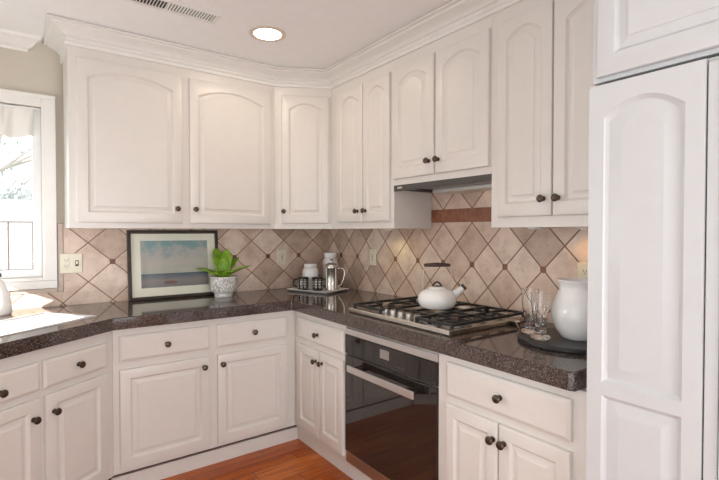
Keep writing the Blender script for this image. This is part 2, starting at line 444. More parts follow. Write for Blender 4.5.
# window 2 (left wall, lets the sun patch in) with an unseen blind added to trim the patch; window 3 patio door, window 4 rear: both unseen, added as daylight sources
def frame_x(name, h, x):
    a, b, c, d = h; f = MB()
    f.box(x, x + .02, a - .07, a, c - .07, d + .07).box(x, x + .02, b, b + .07, c - .07, d + .07).box(x, x + .02, a, b, d, d + .07).box(x, x + .02, a, b, c - .07, c)
    return f.build(name, 'trim', kind='structure')
w2 = frame_x('window_2', LW, XL)
MB().box(XL - .08, XL - .075, LW[0], LW[1], LW[2], LW[3]).build('window_pane', 'pane', w2)
bl = MB()
for k in range(24): z = 1.50 + k * .0265; bl.box(XL - .03, XL - .022, LW[0] + .002, LW[1] - .002, z, z + .029)
tag(bl.build('added_blind', 'sheer'), 'unseen white slatted blind added over the side window to trim the sun patch', 'blind')
w3 = frame_x('window_3_added', PD, XL)
f = MB()
for y in (PD[0], (PD[0] + PD[1]) / 2 - .03, PD[1] - .06): f.box(XL - .09, XL - .05, y, y + .06, PD[2], PD[3])
for z in (PD[2], PD[3] - .06): f.box(XL - .09, XL - .05, PD[0], PD[1], z, z + .06)
f.build('window_sash', 'vinyl', w3)
MB().box(XL - .08, XL - .075, PD[0], PD[1], PD[2], PD[3]).build('window_pane', 'pane', w3)
f = MB(); a, b, c, d = RW
f.box(a - .07, a, YR, YR + .02, c - .07, d + .07).box(b, b + .07, YR, YR + .02, c - .07, d + .07).box(a, b, YR, YR + .02, d, d + .07).box(a, b, YR, YR + .02, c - .07, c)
w4 = f.build('window_4_added', 'trim', kind='structure')
MB().box(a, b, YR - .08, YR - .075, c, d).build('window_pane', 'pane', w4)

# crown mouldings
cp = [(0, 2.425), (.010, 2.425), (.012, 2.436), (.006, 2.440), (.006, 2.446), (.011, 2.450), (.013, 2.455), (.011, 2.460), (.006, 2.464), (.007, 2.470),
      (.015, 2.474), (.018, 2.482), (.030, 2.494), (.048, 2.505), (.060, 2.512), (.064, 2.520), (.080, 2.523), (.080, 2.5315), (.072, 2.5315), (.072, ZCEIL), (0, ZCEIL)]
cp = [(o * 1.16, z) for o, z in cp]
XU, YU = -.33, -.36
MB().sweep([(-1.918, 0), (-1.918, YU), (-.687, YU), (XU, -.548), (XU, -2.633)], cp).build('trim_1', 'trim', kind='structure', smooth=30)
wp = [(0, 2.457), (.012, 2.457), (.014, 2.468), (.024, 2.474), (.040, 2.487), (.052, 2.505), (.060, 2.512), (.076, 2.520), (.080, ZCEIL), (0, ZCEIL)]
MB().sweep([(XL, 0), (-2.102, 0), (-2.102, .06)], wp).build('trim_2', 'trim', kind='structure', smooth=30)

# backsplash tile, rust liner, edge tiles by the window
ZC, ZU = .954, 1.425
MB().box(-1.925, 0, -.012, 0, ZC, ZU + .02).box(XL, -1.955, -.012, 0, ZC, 1.040).box(-1.957, -1.925, -.012, 0, ZC, 1.040).build('trim_3', 'tileA', kind='structure')
MB().box(-1.956, -1.926, -.017, 0, 1.040, ZU + .03).box(XL, -1.956, -.017, 0, 1.040, 1.066).build('trim_4', 'border', kind='structure', bevel=.004)
MB().box(-.012, 0, -2.633, -.012, ZC, 1.463).build('trim_5', 'tileB', kind='structure')
MB().box(-.012, 0, -1.955, -1.235, 1.543, 1.70).build('trim_6', 'tileB2', kind='structure')
MB().box(-.020, 0, -1.952, -1.239, 1.463, 1.543).build('trim_7', 'rust', kind='structure', bevel=.004)

# ------------------------------------------------------------------ wall cabinets
ZT = 2.53; DT = 2.362
cabinet('wall_cabinet', 'wide off-white wall cabinet with two arched doors above the framed picture', (-1.918, YU), 0, 1.231, .346, ZU, ZT,
        doors=[(.038, .601, 1.457, DT + .006, .05, .565, 1.546), (.646, 1.194, 1.457, DT + .006, .05, .674, 1.546)])
a = Vector((-.687, YU)); b = Vector((XU, -.548)); ang = math.atan2(b.y - a.y, b.x - a.x); L = (b - a).length
inv = Matrix.Rotation(-ang, 2)
poly = [tuple(inv @ (Vector(p) - a)) for p in ((-.687, YU), (XU, -.548), (-.014, -.548), (-.014, -.014), (-.687, -.014))]
cabinet('corner_wall_cabinet', 'narrow one-door corner wall cabinet set diagonally above the coffee tray', (a.x, a.y), ang, L, .3, ZU, ZT, poly=poly,
        doors=[(.050, .386, 1.463, DT, .045, .064, 1.548)])
RB = -PI / 2
def yB(y): return -.548 - y       # local x on the right-hand wall run
cabinet('wall_cabinet', 'off-white wall cabinet with two narrow doors between the corner and the range hood', (XU, -.548), RB, .692, .314, ZU, ZT,
        doors=[(.090, .394, 1.470, DT, .045, .312 + .035, 1.540), (.402, .662, 1.470, DT, .045, .402 + .03, 1.540)])
cabinet('wall_cabinet', 'short off-white wall cabinet above the range hood', (XU, -1.240), RB, .708, .314, 1.680, ZT,
        doors=[(.004, .342, 1.716, DT, .045, .310, 1.788), (.355, .702, 1.716, DT, .045, .380, 1.788)])
cabinet('wall_cabinet', 'off-white wall cabinet with two doors above the white pitcher, beside the tall fridge panel', (XU, -1.948), RB, .685, .314, ZU, ZT,
        doors=[(.046, .316, 1.473, DT, .045, .282, 1.545), (.323, .660, 1.473, DT, .045, .348, 1.545)])

# ------------------------------------------------------------------ base cabinets
ZB0, ZB1 = .108, .888
fx, fy = -.66, -.615
BX = -1.748
cabinet('base_cabinet', 'off-white base cabinet with two drawers over two doors below the framed picture', (BX, fy), 0, -.03 - BX, .60, ZB0, ZB1,
        doors=[(.030, .510, .128, .668, 0, .474, .612), (.556, 1.020, .128, .668, 0, .583, .612)],
        drawers=[(.030, .510, .712, .848, .270, .779), (.556, 1.020, .712, .848, .786, .779)], toe=(-.008, 1.118, .024, 0))
# angled sink base
sd = Vector((.796, .605)).normalized(); sang = math.atan2(sd.y, sd.x); W = .83
so = Vector((BX, fy)) - sd * W
inv = Matrix.Rotation(-sang, 2)
poly = [tuple(inv @ (Vector(p) - so)) for p in (tuple(so), (BX - .0008, fy - .0006), (BX - .0008, -.03), (XL + .02, -.03), (XL + .02, so.y))]
def sx(s): return W - (s + .028)
cabinet('sink_base_cabinet', 'angled off-white sink base cabinet at the left edge, with paired drawer fronts and doors', tuple(so), sang, W, .5, ZB0, ZB1, poly=poly,
        doors=[(sx(.364), sx(.020), .128, .672, 0, sx(.326), .590), (sx(.735), sx(.388), .128, .672, 0, sx(.424), .588)],
        drawers=[(sx(.370), sx(.020), .704, .830, sx(.196), .768), (sx(.735), sx(.387), .704, .830, sx(.563), .752)], toe=(0.02, W - .001, .024, 0), shell=True)
cabinet('base_cabinet', 'white base cabinet with one drawer over two narrow doors, just left of the oven', (fx, fy - .001), RB, .596, .62, ZB0, ZB1,
        doors=[(.056, .330, .137, .676, 0, .272 + .025, .610), (.335, .590, .137, .676, 0, .345 + .025, .612)],
        drawers=[(.056, .590, .716, .846, .316, .775)], toe=(-.025, .596, .032, 0))
cabinet('base_cabinet', 'white base cabinet with one wide drawer over two doors, right of the oven', (fx, -1.928), RB, .699, .63, ZB0, ZB1,
        doors=[(.058, .323, .137, .676, 0, .305, .612), (.329, .611, .137, .676, 0, .355, .612)],
        drawers=[(.058, .611, .712, .852, .336, .780)], toe=(0, .699, .032, 0))

# oven
ov = thing('wall_oven', 'black glass built-in oven with a flat steel bar handle under the cooktop', 'oven', (fx, -1.2135, 0), RB)
OW = .713
MB().box(0, OW, .012, .58, .108, .886).build('body', 'steel2', ov)
MB().box(.001, OW - .001, -.006, .012, .832, .866).build('top_trim', 'steel2', ov, bevel=.002)
cpn = MB().box(.002, OW - .002, -.008, .012, .726, .830).build('control_panel', 'blackglass', ov, bevel=.001)
MB().box(.314, .386, -.0092, -.0078, .766, .812).build('display', 'display', cpn)
for k, (x, wd) in enumerate(((.36, .006), (.44, .006), (.46, .010), (.485, .006), (.13, .005))): MB().box(x, x + wd, -.0088, -.0078, .748, .752).build('icon_mark', 'display', cpn)
od = MB().box(.002, OW - .002, -.008, .012, .176, .718).build('door', 'ovenglass', ov, bevel=.001)
hb = MB().box(.098, .618, -.066, -.055, .652, .688).build('handle', 'steel2', od, bevel=.003)
for hx in (.13, .545): MB().box(hx, hx + .04, -.0555, -.008, .660, .680).build('handle_post', 'black', hb)
MB().box(.002, OW - .002, -.004, .012, .110, .172).build('base_strip', 'bronzestrip', ov, bevel=.001)
MB().box(0, OW, .032, .05, 0, .083).build('toe_kick', 'paint', ov)

# ------------------------------------------------------------------ worktop with sink cut-out
A0p = Vector((-1.749, -.652)); E0 = A0p - sd * .842
outer = [(-.014, -.014), (XL + .005, -.014), (XL + .005, E0.y), (E0.x, E0.y), (A0p.x, A0p.y), (-.704, -.650), (-.704, -2.545), (-.695, -2.565), (-.014, -2.565)]
sn = Vector((-.605, .796)).normalized()
S0 = Vector((-1.81, -.545))        # front right corner of the sink
def SK(u, v): p = S0 - sd * u + sn * v; return (p.x, p.y)
SWD, SDP = .62, .36
hole = [SK(.02, .02), SK(SWD - .02, .02), SK(SWD - .02, SDP - .02), SK(.02, SDP - .02)]
ct = MB(); polys = [[Vector((*p, 0)) for p in outer], [Vector((*p, 0)) for p in hole]]
tris = tessellate_polygon(polys); allp = outer + hole; n = len(allp)
ZB = .889
ct.add([(x, y, ZB) for x, y in allp] + [(x, y, ZC) for x, y in allp], [tuple(t) for t in tris] + [tuple(i + n for i in t) for t in tris])
k = len(outer)
ct.f += [(i, (i + 1) % k, n + (i + 1) % k, n + i) for i in range(k)]
ct.f += [(k + i, k + (i + 1) % 4, n + k + (i + 1) % 4, n + k + i) for i in range(4)]
tag(ct.build('countertop', 'granite', bevel=.005), 'dark brown polished granite countertop running round the corner from sink to fridge', 'countertop')

snk = thing('kitchen_sink', 'stainless steel drop-in sink set in the angled corner counter below the window', 'sink', (*SK(SWD, 0), ZC), sang)
rim = MB()
def rl(d, z): return [(d, d, z), (SWD - d, d, z), (SWD - d, SDP - d, z), (d, SDP - d, z)]
rim.loops([rl(0, .0005), rl(.002, .006), rl(.022, .006), rl(.026, .001)], False, False)
rim.build('rim', 'sinksteel', snk, smooth=25)
MB().loops([rl(.026, .001), rl(.032, -.04), rl(.05, -.17), rl(.07, -.18)], False, True).build('basin', 'sinksteel', snk, smooth=25)
MB().lathe([(.045, 0), (.045, .004), (.03, .003), (.0, .002)], (SWD / 2, SDP / 2, -.18)).build('drain', 'steel2', snk, smooth=30)

# ------------------------------------------------------------------ panelled fridge and cabinet above
FX, FY = -.74, -2.635
fr = thing('refrigerator', 'tall built-in refrigerator behind white raised-panel doors at the right edge', 'refrigerator', (FX, FY, 0), RB)
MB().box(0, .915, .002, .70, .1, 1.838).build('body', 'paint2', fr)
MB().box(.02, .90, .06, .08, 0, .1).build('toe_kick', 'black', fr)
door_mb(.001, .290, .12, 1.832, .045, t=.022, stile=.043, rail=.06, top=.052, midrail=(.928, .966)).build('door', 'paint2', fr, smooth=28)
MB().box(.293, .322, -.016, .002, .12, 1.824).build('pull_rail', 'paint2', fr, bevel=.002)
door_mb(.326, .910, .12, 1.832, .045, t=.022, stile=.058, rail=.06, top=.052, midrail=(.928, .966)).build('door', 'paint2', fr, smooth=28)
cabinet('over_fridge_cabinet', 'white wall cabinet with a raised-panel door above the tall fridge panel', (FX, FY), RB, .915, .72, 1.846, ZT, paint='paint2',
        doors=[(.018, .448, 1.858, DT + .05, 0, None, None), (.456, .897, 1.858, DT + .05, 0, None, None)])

# ------------------------------------------------------------------ range hood and puck lights
hd = thing('range_hood', 'slim dark range hood under the short wall cabinet above the cooktop', 'range hood', (XU, -1.243, 1.645), RB)
MB().box(.002, .702, .012, .310, .012, .0345).build('body', 'hoodsteel', hd)
MB().box(0, .704, -.006, .012, 0, .0345).build('visor', 'hooddark', hd, bevel=.002)
MB().box(.145, .700, .170, .310, -.012, .0118).build('blower_housing', 'steel2', hd, bevel=.004)
fl = MB()
for k in range(9): fl.box(.02 + k * .013, .027 + k * .013, .05, .30, .006, .0118)
fl.build('grease_filter', 'slot', hd)
MB().box(.035, .075, -.0075, -.006, .014, .024).build('switch_plate', 'steel2', hd)

def puck(x, y, label, col, e):
    r = thing('under_cabinet_spotlight', label, 'light', (x, y, ZU - .013), 0, 'puck lights under the wall cabinets')
    MB().lathe([(.0, .006), (.026, .006), (.033, .008), (.033, .013), (.0, .013)], n=20).build('housing', 'trim', r, smooth=30)
    MB().lathe([(.0, 0), (.022, 0), (.022, .002), (0, .002)], (0, 0, .0039), n=20).build('lens', m_emit('puck_lens', col, e * .5), r)
    l = bpy.data.lights.new('puck_lamp', 'SPOT'); l.energy = e; l.color = col; l.spot_size = 2.7; l.spot_blend = .8; l.shadow_soft_size = .02
    o = bpy.data.objects.new('puck_lamp', l); COL.objects.link(o); o.location = (x, y, ZU - .018)
puck(-.13, -.95, 'small puck light under the narrow wall cabinet left of the range hood', (1, .84, .30), .8)
puck(-.085, -2.27, 'small puck light under the wall cabinet nearest the fridge panel', (1, .52, .14), .7)
puck(-.27, -2.14, 'small unlit puck light above the drinking glasses', (1, .55, .16), .01)

# ------------------------------------------------------------------ cooktop
CX0, CX1, CY0, CY1 = -.650, -.055, -1.980, -1.218
ck = thing('gas_cooktop', 'stainless steel gas cooktop with black cast-iron grates set on the counter', 'cooktop', ((CX0 + CX1) / 2, (CY0 + CY1) / 2, ZC + .0005), RB)
w, d = (CY1 - CY0) / 2, (CX1 - CX0) / 2            # local: x to the viewer's right, -y to the front
def rr(dd, z): return [(-w + dd, -d + dd, z), (w - dd, -d + dd, z), (w - dd, d - dd, z), (-w + dd, d - dd, z)]
MB().loops([rr(.004, 0), rr(0, .006), rr(.001, .020), rr(.007, .024), rr(.030, .024), rr(.036, .010), rr(.04, .010)]).build('tray', 'steel', ck, smooth=20)
for (bx, by, br) in ((-.255, .13, .042), (-.255, -.13, .036), (0, .10, .055), (.255, .13, .036), (.255, -.13, .046)):
    bo = MB().lathe([(br + .012, 0), (br + .010, .006), (br, .012), (br, .014), (0, .014)], (bx, by, .0102), n=24).build('burner', 'steel2', ck, smooth=30)
    MB().lathe([(br * .85, 0), (br * .85, .006), (br * .78, .008), (0, .008)], (bx, by, .0244), n=24).build('burner_cap', 'iron', bo, smooth=30)
for i in range(5):
    kx = -.140 + i * .061
    kb = MB().lathe([(.021, .003), (.021, .006), (.016, .008), (.0155, .031), (.013, .033), (0, .033)], (kx, -.222, .0105), n=20).build('control_knob', 'steel2', ck, smooth=30)
    MB().box(kx - .003, kx + .003, -.237, -.207, .0432, .050).build('grip', 'steel', kb, bevel=.001)
    MB().lathe([(.024, 0), (.024, .003), (0, .003)], (kx, -.222, .0102), n=20).build('bezel', 'black', kb)
def grate(x0, x1, y0, y1, cs):
    g = MB(); zt = .034; h = .013; bw = .011
    for p, q in (((x0, y0), (x1, y0)), ((x1, y0), (x1, y1)), ((x1, y1), (x0, y1)), ((x0, y1), (x0, y0))): g.bar((*p, zt), (*q, zt), bw, h)
    for (x, y) in ((x0, y0), (x1, y0), (x0, y1), (x1, y1)): g.box(x - .007, x + .007, y - .007, y + .007, .0105, zt + h)
    for (x, y) in cs:
        for an in range(4):
            ca, sa = math.cos(an * PI / 2), math.sin(an * PI / 2)
            t = 9
            if ca > .01: t = min(t, (x1 - x) / ca)
            if ca < -.01: t = min(t, (x0 - x) / ca)
            yl, yh = (y0, y1) if len(cs) == 1 else ((y0, 0) if y < 0 else (0, y1))
            if sa > .01: t = min(t, (yh - y) / sa)
            if sa < -.01: t = min(t, (yl - y) / sa)
            g.bar((x + ca * .028, y + sa * .028, zt + .001), (x + ca * t, y + sa * t, zt + .001), .009, h)
        if x > 0 and y < 0: ring = [(x + .078 * math.cos(a * PI / 12), y + .078 * math.sin(a * PI / 12), zt + .006) for a in range(25)]
        if x > 0 and y < 0: g.tube(ring, .0055, 6)
    if len(cs) == 2: g.bar((x0, 0, zt), (x1, 0, zt), bw, h)
    g.build('grate', 'iron', ck, bevel=.0015)
grate(-.364, -.135, -.262, .262, [(-.255, .13), (-.255, -.13)])
grate(-.128, .128, -.165, .262, [(0, .075)])
grate(.142, .364, -.262, .262, [(.255, .13), (.255, -.13)])

# kettle
KZ = ZC + .0005 + .0485
cr = Vector((.807, -.590, 0)); cf = Vector((.590, .807, 0))      # sideways / away directions used to turn small things
ka = math.atan2(-.590, .807)
kt = thing('kettle', 'white enamel kettle with black handle standing on the cooktop grate', 'kettle', (-.358, -1.623, KZ), ka)
MB().lathe([(.0, 0), (.070, 0), (.088, .008), (.100, .030), (.102, .050), (.094, .075), (.075, .093), (.050, .102), (.044, .104), (0, .104)], n=40).build('body', 'whitecer', kt, smooth=50)
MB().tube([(.075, 0, .060), (.110, 0, .082), (.138, 0, .108)], [.028, .021, .0155], 14).build('spout', 'whitecer', kt, smooth=50)
MB().tube([(.1345, 0, .1045), (.146, 0, .1155)], [.0172, .0172], 14).build('spout_cap', 'hooddark', kt, smooth=50)
ld = MB().lathe([(.046, .1035), (.046, .107), (.040, .111), (.020, .116), (0, .117)], n=28).build('lid', 'whitecer', kt, smooth=40)
MB().lathe([(0, .1145), (.027, .1135), (.028, .1165), (0, .1185)], n=24).build('loop_plate', 'black', ld, smooth=40)
MB().tube([(-.026, 0, .112), (-.020, 0, .122), (-.010, 0, .133), (0, 0, .137), (.010, 0, .133), (.020, 0, .122), (.026, 0, .112)], .0045, 8).build('lid_loop', 'black', ld, smooth=50)
hn = MB().tube([(-.070, 0, .224), (-.062, 0, .226), (-.03, 0, .227), (0, 0, .228), (.03, 0, .227), (.062, 0, .226), (.070, 0, .224)], [.006, .009, .010, .0115, .010, .009, .006], 12).build('handle', 'darkwood', kt, smooth=50)
for sgn in (-1, 1):
    MB().tube([(sgn * .068, 0, .088), (sgn * .076, 0, .11), (sgn * .078, 0, .15), (sgn * .072, 0, .19), (sgn * .066, 0, .224)], .0023, 6).build('wire', 'bronzestrip', hn, smooth=50)
MB().tube([(.126, 0, .106), (.118, 0, .122), (.112, 0, .134)], .003, 6).build('trigger', 'hooddark', kt, smooth=50)

# ------------------------------------------------------------------ slate board, glasses, pitcher, spoon
sl = (-.318, -2.335)
slate = MB().lathe([(0, 0), (.200, 0), (.204, .004), (.204, .015), (.201, .018), (0, .018)], (0, 0, 0), n=64).build('serving_board', 'slate', loc=(*sl, ZC + .0005), smooth=40)
tag(slate, 'round dark slate serving board under the pitcher and glasses', 'board')
SZ = ZC + .0190
pt = thing('pitcher', 'large white ceramic pitcher standing on the round slate board', 'pitcher', (-.300, -2.362, SZ), ka)
pp = [(0, 0), (.062, 0), (.068, .006), (.090, .040), (.104, .085), (.106, .110), (.098, .150), (.082, .185), (.074, .205), (.074, .220), (.082, .236), (.086, .243), (.084, .246), (.078, .240), (.068, .222), (.068, .205), (.076, .185), (.091, .150), (.098, .110), (.096, .085), (.082, .045), (.058, .012), (0, .010)]
MB().lathe([(r_, h_ * .966) for r_, h_ in pp], n=48).build('body', 'whitecer', pt, smooth=60)
hp = [(.066, 0, .215), (.095, 0, .222), (.128, 0, .200), (.142, 0, .155), (.132, 0, .105), (.104, 0, .072), (.092, 0, .068)]
q = Matrix.Rotation(-.9, 3, 'Z')
MB().tube([tuple(q @ Vector(p)) for p in hp], [.012, .012, .011, .011, .011, .012, .012], 12).build('handle', 'whitecer', pt, smooth=60)
def tumbler(x, y, label):
    prof = [(0, 0), (.031, 0), (.034, .004), (.032, .012), (.022, .018), (.0195, .026), (.020, .045), (.025, .090), (.030, .140), (.0315, .188),
            (.0303, .1885), (.0288, .140), (.0238, .090), (.0187, .050), (.0160, .042), (0, .040)]
    prof = [(r * 1.16, z) for r, z in prof]
    g = MB().lathe(prof, n=36).build('drinking_glass', 'glass', loc=(x, y, SZ), smooth=40)
    return tag(g, label, 'glass', 'drinking glasses on the slate board')
tumbler(-.436, -2.274, 'tall clear drinking glass in front, overlapping the other beside the white pitcher')
tumbler(-.378, -2.190, 'tall clear drinking glass behind, the one nearer the cooktop')
sp = thing('spoon', 'small shiny metal spoon lying on the counter between cooktop and slate board', 'spoon', (-.255, -2.045, ZC + .0005), math.atan2(.66, .75))
MB().tube([(-.05, 0, .004), (.0, 0, .006), (.05, 0, .010)], [.0055, .004, .0045], 8).build('stem', 'steel', sp, smooth=50)
MB().lathe([(0, 0), (.016, .002), (.024, .010), (.026, .018), (.024, .018), (.015, .005), (0, .003)], (.072, 0, 0), n=20).build('bowl', 'steel', sp, smooth=50)

# ------------------------------------------------------------------ coffee tray and what stands on it
tc = Vector((-.312, -.330)); ta = math.atan2(-.938, .347)
TZ = ZC + .0005
ty = MB()
def tr(dx, dy, z): return [(-dx, -dy, z), (dx, -dy, z), (dx, dy, z), (-dx, dy, z)]
ty.loops([tr(.168, .118, 0), tr(.176, .126, .003), tr(.193, .140, .017), tr(.191, .138, .019), tr(.172, .122, .008), tr(.168, .118, .007)])
tag(ty.build('tray', 'whitecer', loc=(tc.x, tc.y, TZ), rot=ta, smooth=30), 'white rectangular platter holding mugs and coffee press in the counter corner', 'tray')
PZT = TZ + .0085
def mug(x, y, rz, label):
    r = thing('mug', label, 'mug', (x, y, PZT), rz, 'black patterned mugs on the tray')
    MB().lathe([(0, 0), (.036, 0), (.041, .006), (.044, .03), (.044, .094), (.042, .096), (.0405, .094), (.0405, .03), (.037, .01), (0, .008)], n=32).build('body', 'mug', r, smooth=45)
    MB().tube([(-.040, 0, .078), (-.062, 0, .080), (-.074, 0, .062), (-.072, 0, .038), (-.058, 0, .024), (-.040, 0, .022)], .0058, 8).build('handle', 'blackcer', r, smooth=60)
    return r
mug(-.408, -.268, ka, 'black and white patterned mug with its handle towards the potted plant')
mug(-.327, -.348, ka + .3 + PI, 'black and white patterned mug partly behind the coffee press')
def canister(name, x, y, z, sc, sh, label):
    r = thing(name, label, 'jar', (x, y, z))
    P = lambda L: [(a * sc, b * sh) for a, b in L]
    MB().lathe(P([(0, 0), (.060, 0), (.066, .008), (.066, .125), (.062, .140), (.050, .152), (.047, .154), (0, .154)]), n=32).build('body', 'whitecer', r, smooth=50)
    MB().lathe(P([(.0, .1545), (.052, .1545), (.054, .158), (.054, .176), (.050, .181), (0, .183)]), n=32).build('lid', 'whitecer', r, smooth=40)
canister('canister', -.311, -.212, PZT, .95, 1.07, 'short white lidded canister behind the black mugs on the tray')
canister('canister', -.117, -.194, TZ, .94, 1.56, 'taller white lidded canister behind the steel coffee press')
pr = thing('french_press', 'stainless steel french press with curved handle at the right end of the tray', 'coffee press', (-.258, -.440, PZT), ka)
MB().lathe([(0, 0), (.046, 0), (.048, .004), (.048, .020), (.046, .024), (.046, .165), (.048, .168), (.048, .180), (.044, .192), (.030, .204), (.010, .212), (0, .213)], n=36).build('body', 'steel', pr, smooth=40)
ldp = MB().lathe([(.0475, .178), (.0490, .180), (.0490, .186), (.0440, .197), (.0280, .208), (.0, .2135), (0, .1781)], n=36).build('lid', 'steel2', pr, smooth=40)
MB().lathe([(.004, .213), (.004, .224), (.012, .228), (.013, .235), (.008, .241), (0, .242)], n=20).build('plunger_knob', 'steel', ldp, smooth=40)
MB().tube([(.046, 0, .165), (.070, 0, .172), (.090, 0, .160), (.096, 0, .128), (.088, 0, .085), (.068, 0, .045), (.047, 0, .030)], [.006, .0065, .0065, .0065, .006, .006, .006], 10).build('handle', 'steel', pr, smooth=60)
fr2 = MB()
for an in (.6, 2.2, 3.8, 5.4): fr2.tube([(.0475 * math.cos(an), .0475 * math.sin(an), .02), (.0475 * math.cos(an), .0475 * math.sin(an), .17)], .003, 6)
fr2.build('cage', 'steel2', pr, smooth=60)

# ------------------------------------------------------------------ framed picture, plant, soap bottle
PX0, PX1, PH = -1.577, -.981, .462
pf = thing('picture_frame', 'dark framed seascape print with cream mat leaning on the backsplash', 'picture', (PX0, -.078, ZC + .001), 0)
pf.rotation_euler.x = -math.atan2(.050, PH)
w, h, b, t = PX1 - PX0, PH, .022, .018
fm = MB()
def fl2(d, y): return [(d, y, d), (w - d, y, d), (w - d, y, h - d), (d, y, h - d)]
fm.loops([fl2(.0, t), fl2(0, 0), fl2(.004, -.003), fl2(b - .003, -.003), fl2(b, .004), fl2(b, t)], False, False)
fm.build('frame', 'frame', pf)
MB().box(.010, w - .010, .0065, .014, .010, h - .010).build('mat_board', 'mat', pf)
m0x, m1x, m0z, m1z = .078, w - .078, .078, h - .070
pn = MB().box(0, m1x - m0x, 0, .002, 0, m1z - m0z).build('print', 'print', pf); pn.location = (m0x, .0042, m0z)

pl = thing('potted_plant', 'green succulent in a white carved pot beside the framed picture', 'plant', (-1.000, -.205, ZC + .0005))
MB().lathe([(0, 0), (.058, 0), (.061, .004), (.062, .024), (.066, .028), (.083, .040), (.089, .050), (.091, .080), (.092, .140), (.088, .142), (.085, .138), (.084, .115), (0, .115)], n=48).build('pot', 'pot', pl, smooth=40)
MB().lathe([(0, .116), (.082, .116), (.082, .122), (.04, .126), (0, .126)], n=32).build('soil', 'soil', pl, smooth=40)
def leaf(az, el, Ln, wd, curl, z0=.122, r0=.012):
    d = Vector((math.cos(az), math.sin(az), 0)); sd_ = Vector((-d.y, d.x, 0)); vs = []; fs = []; n = 12
    p = Vector((d.x * r0, d.y * r0, z0)); e = el
    for i in range(n + 1):
        f = i / n
        wi = wd * (.42 + .58 * math.sin(min(1, f / .55) * PI / 2)) if f < .55 else wd * max(.02, math.cos((f - .55) / .45 * PI / 2) ** .8)
        dr = d * math.cos(e) + Vector((0, 0, 1)) * math.sin(e); nm = Vector((0, 0, 1)) * math.cos(e) - d * math.sin(e)
        for s_, up in ((-1, .22), (-.5, .06), (0, 0), (.5, .06), (1, .22)): vs.append(p + sd_ * wi * s_ / 2 * 1.4 + nm * wi * up)
        p = p + dr * Ln / n; e -= curl / n
    for i in range(n):
        for k in range(4): fs.append((i * 5 + k, i * 5 + k + 1, (i + 1) * 5 + k + 1, (i + 1) * 5 + k))
    MB().add(vs, fs).build('leaf', 'leaf', pl, smooth=60, solid=.0035)
ca = math.atan2(-.590, .807)
for az, el, Ln, wd, cu in ((ca + PI + .10, .62, .190, .060, .50), (ca - .05, .68, .205, .062, .45), (ca + PI - .75, 1.25, .235, .074, .22), (ca - PI / 2 + .1, .95, .120, .066, .7),
                           (ca + .9, 1.1, .190, .062, .45), (ca - .75, .80, .120, .056, .6), (ca + PI + .8, .75, .110, .055, .7), (ca + PI / 2, 1.3, .220, .064, .2), (ca + PI - 1.3, 1.40, .150, .060, .1), (ca + .3, 1.15, .120, .052, .4)):
    leaf(az, el, Ln, wd, cu)

sb = thing('soap_bottle', 'white bottle with a dark cap by the sink at the left edge', 'bottle', (-2.248, -.175, ZC + .0005))
MB().lathe([(0, 0), (.066, 0), (.074, .008), (.074, .055), (.064, .115), (.040, .170), (.026, .190), (.024, .205), (0, .206)], n=36).build('body', 'whitecer', sb, smooth=50)
MB().lathe([(0, .2065), (.028, .2065), (.029, .212), (.027, .225), (.014, .236), (0, .238)], n=24).build('cap', 'black', sb, smooth=40)

# ------------------------------------------------------------------ electrical plates
def plate(label, loc, rz, w, h, devs, part='outlet_face'):
    r = thing('wall_outlet', label, 'outlet', loc, rz)
    def rc(d, y): return [(-w / 2 + d, y, d), (w / 2 - d, y, d), (w / 2 - d, y, h - d), (-w / 2 + d, y, h - d)]
    MB().loops([rc(0, 0), rc(0, -.003), rc(.004, -.006)]).build('cover_plate', 'ivory', r)
    for kind, cx in devs:
        if kind == 'duplex':
            for cz in (h / 2 - .0195, h / 2 + .0195):
                f = MB().box(cx - .016, cx + .016, -.0085, -.0061, cz - .0145, cz + .0145).build('receptacle', 'ivory', r, bevel=.003)
                MB().box(cx - .008, cx - .0055, -.0089, -.0084, cz - .001, cz + .008).box(cx + .0055, cx + .008, -.0089, -.0084, cz - .001, cz + .007).lathe([(.0025, 0), (.0025, .0005)], (cx, -.0084, cz - .008), (0, -1, 0), 10).build('slot', 'slot', f)
        elif kind == 'switch':
            MB().box(cx - .005, cx + .005, -.016, -.0061, h / 2 - .006, h / 2 + .014).build('toggle', 'ivory', r, bevel=.002)
            MB().box(cx - .009, cx + .009, -.0066, -.0061, h / 2 - .018, h / 2 + .018).build('toggle_slot', 'slot', r)
        else:
            f = MB().box(cx - .017, cx + .017, -.0082, -.0061, h / 2 - .034, h / 2 + .034).build('receptacle', 'ivory', r, bevel=.002)
            s_ = MB()
            for cz in (h / 2 - .02, h / 2 + .02): s_.box(cx - .008, cx - .0055, -.0086, -.0081, cz - .005, cz + .005).box(cx + .0055, cx + .008, -.0086, -.0081, cz - .005, cz + .005)
            for cz in (h / 2 - .005, h / 2 + .005): s_.box(cx - .006, cx + .006, -.0088, -.0081, cz - .002, cz + .002)
            s_.build('slot', 'slot', f)
    return r
plate('wide ivory outlet and switch plate beside the sink window', (-1.886, -.0125, 1.150), 0, .122, .122, [('duplex', -.027), ('switch', .03)])
plate('single ivory outlet plate between the plant and the coffee tray', (-.460, -.0125, 1.143), 0, .080, .122, [('gfci', 0)])
plate('ivory outlet plate on the tile just left of the cooktop', (-.0125, -.628, 1.155), RB, .075, .118, [('gfci', 0)])
plate('ivory outlet plate peeking out above the white pitcher', (-.0125, -2.238, 1.140), RB, .080, .122, [('duplex', 0)])

